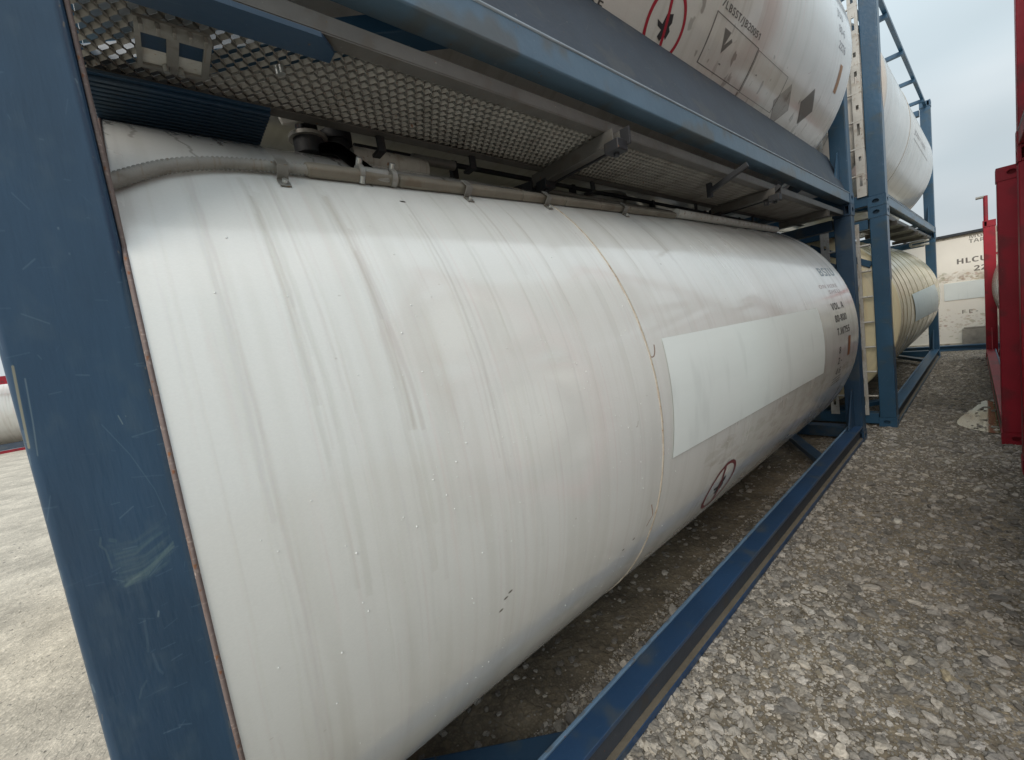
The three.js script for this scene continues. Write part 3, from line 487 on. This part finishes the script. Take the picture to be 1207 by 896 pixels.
  const bg = new THREE.ExtrudeGeometry(bs, { depth: 0.006, bevelEnabled: false }); bg.rotateX(-Math.PI / 2); bg.translate(0, 2.470, 0);
  const sb = part('slotted_bracket', [tri(bg)], M.galv, c, 'grey bracket with two square openings under the walkway');
  part('backing_plate', [span(0.266, 0.394, 2.4765, 2.482, -0.272, -0.206, 0)], M.navy, sb); part('backing_plate', [span(0.266, 0.394, 2.4765, 2.482, -0.334, -0.2725, 0)], M.pale, sb, 'pale plate behind the openings');
  for (let k = 0; k < 5; k++) part('tab', [bx(0.272 + k * 0.028, 2.4625, -0.176, 0.008, 0.014, 0.022, 0.002)], M.galv, sb);
  for (const x of [0.314, 0.342]) part('bolt', [tri(new THREE.CylinderGeometry(0.007, 0.007, 0.016, 6).translate(x, 2.466, -0.318))], M.steel, sb);
  const gb = prism([[0.16, -0.045], [0.60, -0.045], [0.64, -0.085], [0.64, -0.125], [0.16, -0.125]], 0.012); gb.rotateX(Math.PI / 2); gb.scale(1, 1, 1); gb.translate(0, 2.478, 0);
  part('corner_plate', [tri(gb)], M.navy, c, 'dark blue plate along the walkway edge');
  for (const [x, z] of [[0.545, -0.235], [0.552, -0.225]]) part('bolt', [tri(new THREE.CylinderGeometry(0.008, 0.008, 0.02, 6).translate(x, 2.482, z))], M.steel, c);
}
function prohib(g, col) {                      // red circle and bar over a black hand-tool pictogram
  g.lineWidth = 16; g.strokeStyle = col; g.beginPath(); g.arc(128, 128, 112, 0, 7); g.stroke();
  g.fillStyle = 'rgba(44,42,46,0.9)'; g.beginPath(); [[112, 96], [150, 84], [160, 108], [152, 122], [166, 132], [158, 160], [140, 150], [128, 172], [104, 164], [112, 142], [84, 138], [70, 122], [88, 124], [106, 126]].forEach((p, i) => i ? g.lineTo(...p) : g.moveTo(...p)); g.fill();
  g.beginPath(); g.moveTo(104, 28); g.lineTo(160, 230); g.stroke();
}
{
  const { sh, T } = U_, box4 = (x0, x1, a0, a1) => [[x0, a0], [x1, a0], [x1, a1], [x0, a1]];
  const dec = (w, h, draw, q, name, label) => part(name, curvedPatch(T, q, 0.0016, 12), decal(w, h, draw), sh, label);
  dec(256, 256, g => prohib(g, 'rgba(176,30,52,0.95)'), box4(2.27, 2.62, 121, 138), 'prohibition_mark', 'red prohibition circle with black pictogram');
  dec(512, 96, g => { g.fillStyle = 'rgba(64,60,58,0.85)'; g.font = 'bold 76px sans-serif'; g.fillText('NO TO CLOSE', 8, 74); }, box4(1.42, 1.99, 131.5, 134.6), 'lettering', 'dark stencilled lettering above the rail');
  dec(512, 64, g => { g.fillStyle = 'rgba(84,80,78,0.7)'; g.font = 'bold 52px sans-serif'; g.fillText('7LBSST/JB20051', 6, 50); }, box4(2.86, 3.62, 116.5, 119.4), 'lettering', 'grey stencilled lettering');
  dec(512, 256, (g, W, H) => { g.strokeStyle = 'rgba(96,90,86,0.65)'; g.lineWidth = 5; g.strokeRect(6, 6, 250, 240); g.lineWidth = 3; g.strokeRect(262, 12, 240, 238); g.fillStyle = 'rgba(70,64,60,0.55)'; g.beginPath(); g.moveTo(60, 40); g.lineTo(96, 40); g.lineTo(84, 110); g.lineTo(108, 60); g.lineTo(116, 74); g.lineTo(84, 150); g.lineTo(76, 110); g.fill(); g.fillRect(96, 190, 10, 8); g.fillRect(300, 120, 8, 8); }, box4(2.84, 4.1, 120, 132), 'placard_outline', 'thin outlined placard squares');
  const dia = al => g => { g.fillStyle = `rgba(120,114,108,${al})`; g.beginPath(); g.moveTo(128, 6); g.lineTo(250, 128); g.lineTo(128, 250); g.lineTo(6, 128); g.fill(); g.strokeStyle = 'rgba(84,78,74,0.5)'; g.lineWidth = 5; g.stroke(); };
  dec(256, 256, dia(0.62), box4(4.50, 4.84, 117, 130), 'placard', 'grey faded diamond placard'); dec(256, 256, dia(0.3), box4(4.02, 4.36, 121, 135), 'placard', 'worn diamond placard remains');
  dec(128, 256, g => { g.fillStyle = 'rgba(196,140,86,0.7)'; g.fillRect(40, 10, 50, 236); }, box4(5.05, 5.25, 103, 114), 'warning_label', 'faded orange label');
  dec(256, 256, g => { g.fillStyle = 'rgba(96,104,120,0.5)'; g.font = 'bold 58px sans-serif'; g.fillText('JISU', 40, 60); g.fillText('80-6', 60, 140); g.fillText('22T6', 70, 220); }, box4(4.85, 5.3, 84, 102), 'lettering', 'faded lettering at tank end');
}
{
  const { sh, T } = B_; part('blank_panel', curvedPatch(T, [[1.2, 81.8], [4.5, 79.2], [5.2, 104.5], [1.5, 100.5]], 0.006), M.blank, sh, 'blank pale panel on the cream tank');
  for (const [y, z] of [[2.36, -0.30], [2.43, -0.30]]) part('pipe_loop', [pipe(V(5.2, y, z), V(5.2, y, z + 0.26), 0.022, 10)], M.pale, B_.c);
  part('pipe_loop', [pipe(V(5.2, 2.36, -0.30), V(5.2, 2.43, -0.30), 0.022, 10)], M.pale, B_.c);
  const b = V_; part('lettering', curvedPatch(b.T, [[2.5, 88], [4.6, 88], [4.6, 106], [2.5, 106]], 0.0016, 12), decal(512, 256, g => { g.fillStyle = 'rgba(110,104,110,0.45)'; g.font = 'bold 70px sans-serif'; g.fillText('JOIN TANK', 20, 90); g.lineWidth = 8; g.strokeStyle = 'rgba(96,90,86,0.5)'; g.beginPath(); g.moveTo(10, 140); g.lineTo(480, 150); g.stroke(); }), b.sh, 'faded grey lettering');
}

// ------------------------------------------------------------------ ground
function struct(name, geo, mat, kind = 'structure') { const m = new THREE.Mesh(geo, mat); m.name = name; m.userData.kind = kind; m.receiveShadow = m.castShadow = true; scene.add(m); return m; }
const gH = (u, v) => { const [a, b, id] = worley(u, v, 46, 5), [c, d, id2] = worley(u, v, 110, 15), n = fbm(u, v, 12, 5, 33); return [clamp(0.35 + 0.5 * (b - a)) * (0.35 + 0.65 * id), clamp(0.3 + 0.6 * (d - c)) * (0.4 + 0.6 * id2), n, id, id2]; };
const gravelMap = dataTex(1024, 1024, (u, v) => {
  const [h1, h2, n, id, id2] = gH(u, v), big = fbm(u, v, 4, 4, 71); const on = id > 0.5 ? 1 : 0;
  const t = 0.55 + 0.38 * mix(h2, h1, on * 0.7) + 0.35 * (n - 0.5) + 0.22 * (big - 0.5), tint = on ? id2 : n; return [156 * t + 9 * tint, 145 * t + 6 * tint, 127 * t];
});
const gravelBump = dataTex(1024, 1024, (u, v) => { const [h1, h2, n, id] = gH(u, v); const q = 255 * clamp(0.25 + (id > 0.5 ? h1 * 0.6 : 0) + h2 * 0.3 + 0.3 * (n - 0.5)); return [q, q, q]; }, false);
const groundMat = std({ map: gravelMap, bumpMap: gravelBump, bumpScale: 0.012, roughness: 0.95 });
{
  const g = new THREE.PlaneGeometry(240, 240, 1, 1); g.rotateX(-Math.PI / 2); const uv = g.attributes.uv; for (let i = 0; i < uv.count; i++) uv.setXY(i, uv.getX(i) * 240 / 1.7, uv.getY(i) * 240 / 1.7);
  struct('ground', g, groundMat);
  const litDustMap = dataTex(1024, 1024, (u, v) => { const [h1, h2, n, id, id2] = gH(u, v), big = fbm(u, v, 3, 5, 171), f = hash2(Math.floor(u * 1024), Math.floor(v * 1024), 7) - 0.5, t = 0.90 + 0.34 * (h2 - 0.4) + (id > 0.72 ? 0.25 * (h1 - 0.3) : 0) + 0.22 * (n - 0.5) + 0.24 * (big - 0.5) + 0.14 * f; return [202 * t, 192 * t, 176 * t]; });
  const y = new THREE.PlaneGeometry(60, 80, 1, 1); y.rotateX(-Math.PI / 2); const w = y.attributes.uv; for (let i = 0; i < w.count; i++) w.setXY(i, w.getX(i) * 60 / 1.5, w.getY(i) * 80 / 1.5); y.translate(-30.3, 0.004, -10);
  struct('yard', y, std({ map: litDustMap, bumpMap: gravelBump, bumpScale: 0.010, roughness: 0.95 }));  // packed pale ground; the brighter open-sky light is also put into its colour
}
{ // crushed stone: chips of several sizes, thickest in the aisle
  const shapes = []; for (let s = 0; s < 4; s++) { const g = new THREE.IcosahedronGeometry(1, 1), p = g.attributes.position, r = rng(300 + s), map = new Map(); for (let i = 0; i < p.count; i++) { const k = [p.getX(i), p.getY(i), p.getZ(i)].map(v => v.toFixed(3)).join(); if (!map.has(k)) map.set(k, 0.62 + r() * 0.55); const f = map.get(k); p.setXYZ(i, p.getX(i) * f, p.getY(i) * f, p.getZ(i) * f); } g.computeVertexNormals(); shapes.push(g); }
  const mats = [0, 1].map(s => std({ roughness: 0.92, map: tiled(dataTex(128, 128, (u, v) => { const n = fbm(u, v, 6, 4, 400 + s) * 70 + 185; return [n, n - 2, n - 6]; }), 2) }));
  const scatter = (name, N, x0, x1, z0, z1, a, b, seed, pick, bright = 1) => {
    const r = rng(seed), per = Math.ceil(N / 4), m4 = new THREE.Matrix4(), e = new THREE.Euler(), q = new THREE.Quaternion(), col = new THREE.Color();
    const grp = new THREE.Group(); grp.name = name; grp.userData.kind = 'stuff'; scene.add(grp);
    for (let s = 0; s < 4; s++) {
      const im = new THREE.InstancedMesh(shapes[s], mats[s & 1], per); im.name = 'stone_chips'; im.userData.kind = 'stuff'; im.castShadow = im.receiveShadow = true;
      for (let i = 0; i < per; i++) {
        const t = r(), x = pick ? x0 + (x1 - x0) * t * t : mix(x0, x1, t), z = mix(z0, z1, r()), sz = a + (b - a) * Math.pow(r(), 3);
        e.set(rr2(r, -0.35, 0.35), r() * 6.3, rr2(r, -0.35, 0.35)); q.setFromEuler(e);
        m4.compose(V(x, sz * rr2(r, -0.15, 0.22), z), q, V(sz * rr2(r, 0.8, 1.5), sz * rr2(r, 0.35, 0.7), sz * rr2(r, 0.7, 1.1))); im.setMatrixAt(i, m4);
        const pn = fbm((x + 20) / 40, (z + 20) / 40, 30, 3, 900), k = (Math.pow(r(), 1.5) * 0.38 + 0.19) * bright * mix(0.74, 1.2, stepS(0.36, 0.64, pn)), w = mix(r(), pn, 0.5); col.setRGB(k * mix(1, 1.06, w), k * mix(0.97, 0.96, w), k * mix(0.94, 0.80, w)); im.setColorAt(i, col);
      }
      grp.add(im);
    }
    return grp;
  };
  scatter('gravel', 130000, 0.5, 14, -0.35, 1.5, 0.003, 0.011, 501, true);
  scatter('gravel_001', 16000, 0.5, 13, -0.3, 1.5, 0.009, 0.034, 502, true);
  scatter('gravel_002', 3600, 0.2, 6.3, -2.3, -0.13, 0.005, 0.026, 503, false, 0.8);  // sparse chips under the tank, toned down to paint in its shade
  scatter('gravel_003', 24000, -2.4, -0.1, -5, 0.3, 0.0025, 0.010, 504, false, 1.5);  // yard chips, here and next, lightened along with the yard sheet
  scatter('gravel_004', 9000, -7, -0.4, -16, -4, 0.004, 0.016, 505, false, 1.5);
  scatter('gravel_005', 3500, 0.6, 6.0, -0.01, 0.07, 0.004, 0.02, 506, true);
}
// single stones that stand out
{
  const mk = (x, z, sx, sy, sz, turn, colr, label, seed) => {
    const g = new THREE.IcosahedronGeometry(1, 2), p = g.attributes.position, m = new Map(), r = rng(seed); for (let i = 0; i < p.count; i++) { const v = [p.getX(i), p.getY(i), p.getZ(i)], k = v.map(a => a.toFixed(3)).join(); if (!m.has(k)) m.set(k, 0.72 + r() * 0.36); const f = m.get(k), l = Math.max(Math.abs(v[0]), Math.abs(v[1]), Math.abs(v[2])); const w = f * mix(1, 0.8 / l, 0.25); p.setXYZ(i, v[0] * w * sx, v[1] * w * sy, v[2] * w * sz); } g.computeVertexNormals();
    const o = new THREE.Mesh(g, std({ roughness: 0.92, map: tiled(dataTex(128, 128, (u, v) => { const n = 0.8 + 0.35 * fbm(u, v, 7, 4, seed); return colr.map(c => c * n); }), 1) })); o.name = numbered('loose_stone'); o.position.set(x, sy * 0.45, z); o.rotation.y = turn; o.castShadow = o.receiveShadow = true; o.userData = { label, category: 'stone', group: 'single pale stones on the gravel aisle' }; scene.add(o);
  };
  M.mkStone = mk;
}
const ST = [[2.474, 0.805, 0.045, 0.014, 0.02, 0.3, [150, 138, 114], 'long flat tan stone at lower right of the gravel'], [2.259, 0.816, 0.04, 0.014, 0.022, 0.1, [140, 134, 124], 'broad flat grey stone below the long tan one'], [2.423, 0.626, 0.026, 0.012, 0.016, 0.2, [140, 134, 118], 'oval pale stone in the middle of the gravel'], [2.171, 0.424, 0.026, 0.012, 0.014, 0.6, [138, 130, 114], 'elongated buff stone nearest the blue rail'], [3.953, 0.488, 0.04, 0.018, 0.028, 0, [170, 166, 156], 'whitish round stone halfway along the aisle'], [3.173, 0.688, 0.045, 0.014, 0.03, 0.1, [138, 132, 124], 'flat grey stone under the red container edge']];
ST.forEach(([x, z, sx, sy, sz, t, c, l], i) => M.mkStone(x, z, sx, sy, sz, t, c, l, 700 + i));

// ------------------------------------------------------------------ far end of the aisle
{
  const W = 6.06, c = thing('shipping_container', 'stained cream box container closing the far end of the aisle', 'container');
  const map = canvasTex(2048, 1024, (g, w, h) => {
    const r = rng(611), im = g.createImageData(w, h), d = im.data;
    for (let y = 0; y < h; y++) for (let x = 0; x < w; x++) { const u = x / w, v = y / h, n = fbm(u, v, 8, 5, 601, 4), q = fbm(u, v, 26, 4, 605, 13), i = (y * w + x) * 4, t = stepS(0.5, 0.72, n) * stepS(0.4, 0.6, q) * 0.55 * stepS(0.3, 0.42, v), k = 0.95 + 0.1 * n; d[i] = mix(243 * k, 134, t); d[i + 1] = mix(239 * k, 116, t); d[i + 2] = mix(228 * k, 92, t); d[i + 3] = 255; }
    g.putImageData(im, 0, 0);
    const X = z => (z + 5.0) / W * w, Y = y => (1 - y / 2.59) * h;      // z in the scene, y up
    g.fillStyle = 'rgba(70,66,62,0.75)'; g.font = 'bold 62px sans-serif'; g.fillText('HLCU 124', X(0.40), Y(1.90)); g.fillText('221', X(0.66), Y(1.70));
    g.font = 'bold 44px sans-serif'; g.fillStyle = 'rgba(90,86,82,0.6)'; g.fillText('MGW', X(0.60), Y(2.42)); g.fillText('TARE', X(0.60), Y(2.32));
    g.fillStyle = 'rgba(80,72,64,0.6)'; g.fillText('F E -', X(0.46), Y(0.78));
    for (let i = 0; i < 900; i++) { const x = X(rr2(r, -1, 1.05)), y = Y(r() < 0.5 ? 1.61 + (r() + r() - 1) * 0.14 : 0.55 + (r() + r() - 1) * 0.35), s = 1.5 + r() * r() * 12; g.fillStyle = `rgba(${116 + r() * 40},${100 + r() * 30},${76 + r() * 20},${0.10 + r() * 0.22})`; g.beginPath(); for (let k = 0; k < 8; k++) { const a = k / 8 * 6.28, m = s * (0.4 + r()); g.lineTo(x + Math.cos(a) * m * 1.6, y + Math.sin(a) * m); } g.fill(); }
  });
  const wm = std({ map, roughness: 0.75 }), pl = std({ map: tiled(paintTex(256, [200, 194, 178], [120, 96, 74], 613), 1), roughness: 0.7 });
  const x = 14.0, z0 = -5.0, z1 = z0 + W;
  const wall = new THREE.BoxGeometry(2.36, 2.36, W - 0.24); { const p = wall.attributes.position, uv = wall.attributes.uv; for (let i = 0; i < p.count; i++) uv.setXY(i, (p.getZ(i) + W / 2) / W, (p.getY(i) + 1.295) / 2.59); } wall.translate(x + 1.22, 1.30, (z0 + z1) / 2);
  part('side_panel', wall, wm, c);
  part('top_rail', [span(x - 0.01, x + 0.06, 2.535, 2.59, z0 + 0.15, z1 - 0.15, 0.004)], M.railDark, c, 'dark top rail'); part('bottom_rail', [span(x, x + 0.06, 0.03, 0.12, z0 + 0.15, z1 - 0.15, 0.004)], pl, c);
  for (const z of [z0, z1 - 0.14]) part('corner_post', [span(x - 0.005, x + 0.15, 0.0, 2.59, z, z + 0.14, 0.006)], pl, c);
  part('roof', [span(x + 0.061, x + 2.4, 2.4855, 2.55, z0 + 0.15, z1 - 0.15, 0.004)], pl, c);
  part('blank_panel', [span(x + 0.027, x + 0.036, 1.11, 1.50, 0.205, 0.83, 0.001)], M.blank, c, 'blank pale panel on the container side');
  // steel beam and concrete block in front
  const b = thing('steel_beam', 'dark blue steel beam lying on the ground before the cream container', 'beam'); b.position.set(13.62, 0, 0.5);
  part('flange', [span(-0.07, 0.07, 0.10, 0.12, -1.4, 1.2, 0.003)], M.blue, b); part('web', [span(-0.008, 0.008, 0.0205, 0.0995, -1.4, 1.2, 0)], M.blue, b); part('flange', [span(-0.07, 0.07, 0.0, 0.02, -1.4, 1.2, 0.003)], M.blue, b);
  const conc = std({ map: tiled(dataTex(256, 256, (u, v) => { const n = fbm(u, v, 6, 5, 620), k = 0.8 + 0.4 * n; return [150 * k, 146 * k, 136 * k]; }), 1.5), roughness: 0.95, bumpMap: gravelBump, bumpScale: 0.006 });
  const k = thing('concrete_block', 'grey concrete block standing behind the steel beam', 'block'); k.position.set(13.82, 0, 0.75);
  part('body', [bx(0, 0.23, 0, 0.18, 0.46, 0.56, 0.015)], conc, k); part('rim', [bx(-0.04, 0.478, 0, 0.10, 0.034, 0.5, 0.01)], conc, k);
  { // shallow puddle beside the red container
    const sh = new THREE.Shape(), r = rng(640), out = [[6.55, 0.90], [6.72, 0.72], [6.95, 0.655], [7.35, 0.70], [7.8, 0.78], [8.15, 0.84], [8.2, 0.96], [7.7, 1.06], [7.0, 1.08], [6.6, 1.02]].map(p => new THREE.Vector2(p[0] + (r() - 0.5) * 0.03, -p[1]));
    sh.setFromPoints(new THREE.SplineCurve([...out, out[0]]).getPoints(60)); const g = new THREE.ShapeGeometry(sh); g.rotateX(-Math.PI / 2); g.translate(0, 0.011, 0);
    struct('puddle', g, std({ color: new THREE.Color().setRGB(0.13, 0.125, 0.062), roughness: 0.06 }));
  }
  // folded hand rail post on the red container
  const hp = thing('hand_rail_post', 'thin grey hooked post rising above the far red corner', 'post'); hp.position.set(12.2, 2.59, 0.87);
  part('upright', [pipe(V(0, 0, 0), V(0, 0.46, 0), 0.03, 12)], M.red, hp); part('hook', [pipe(V(0, 0.445, -0.02), V(0, 0.445, -0.12), 0.025, 10)], M.galv, hp);
}
renderer.render(scene, camera);
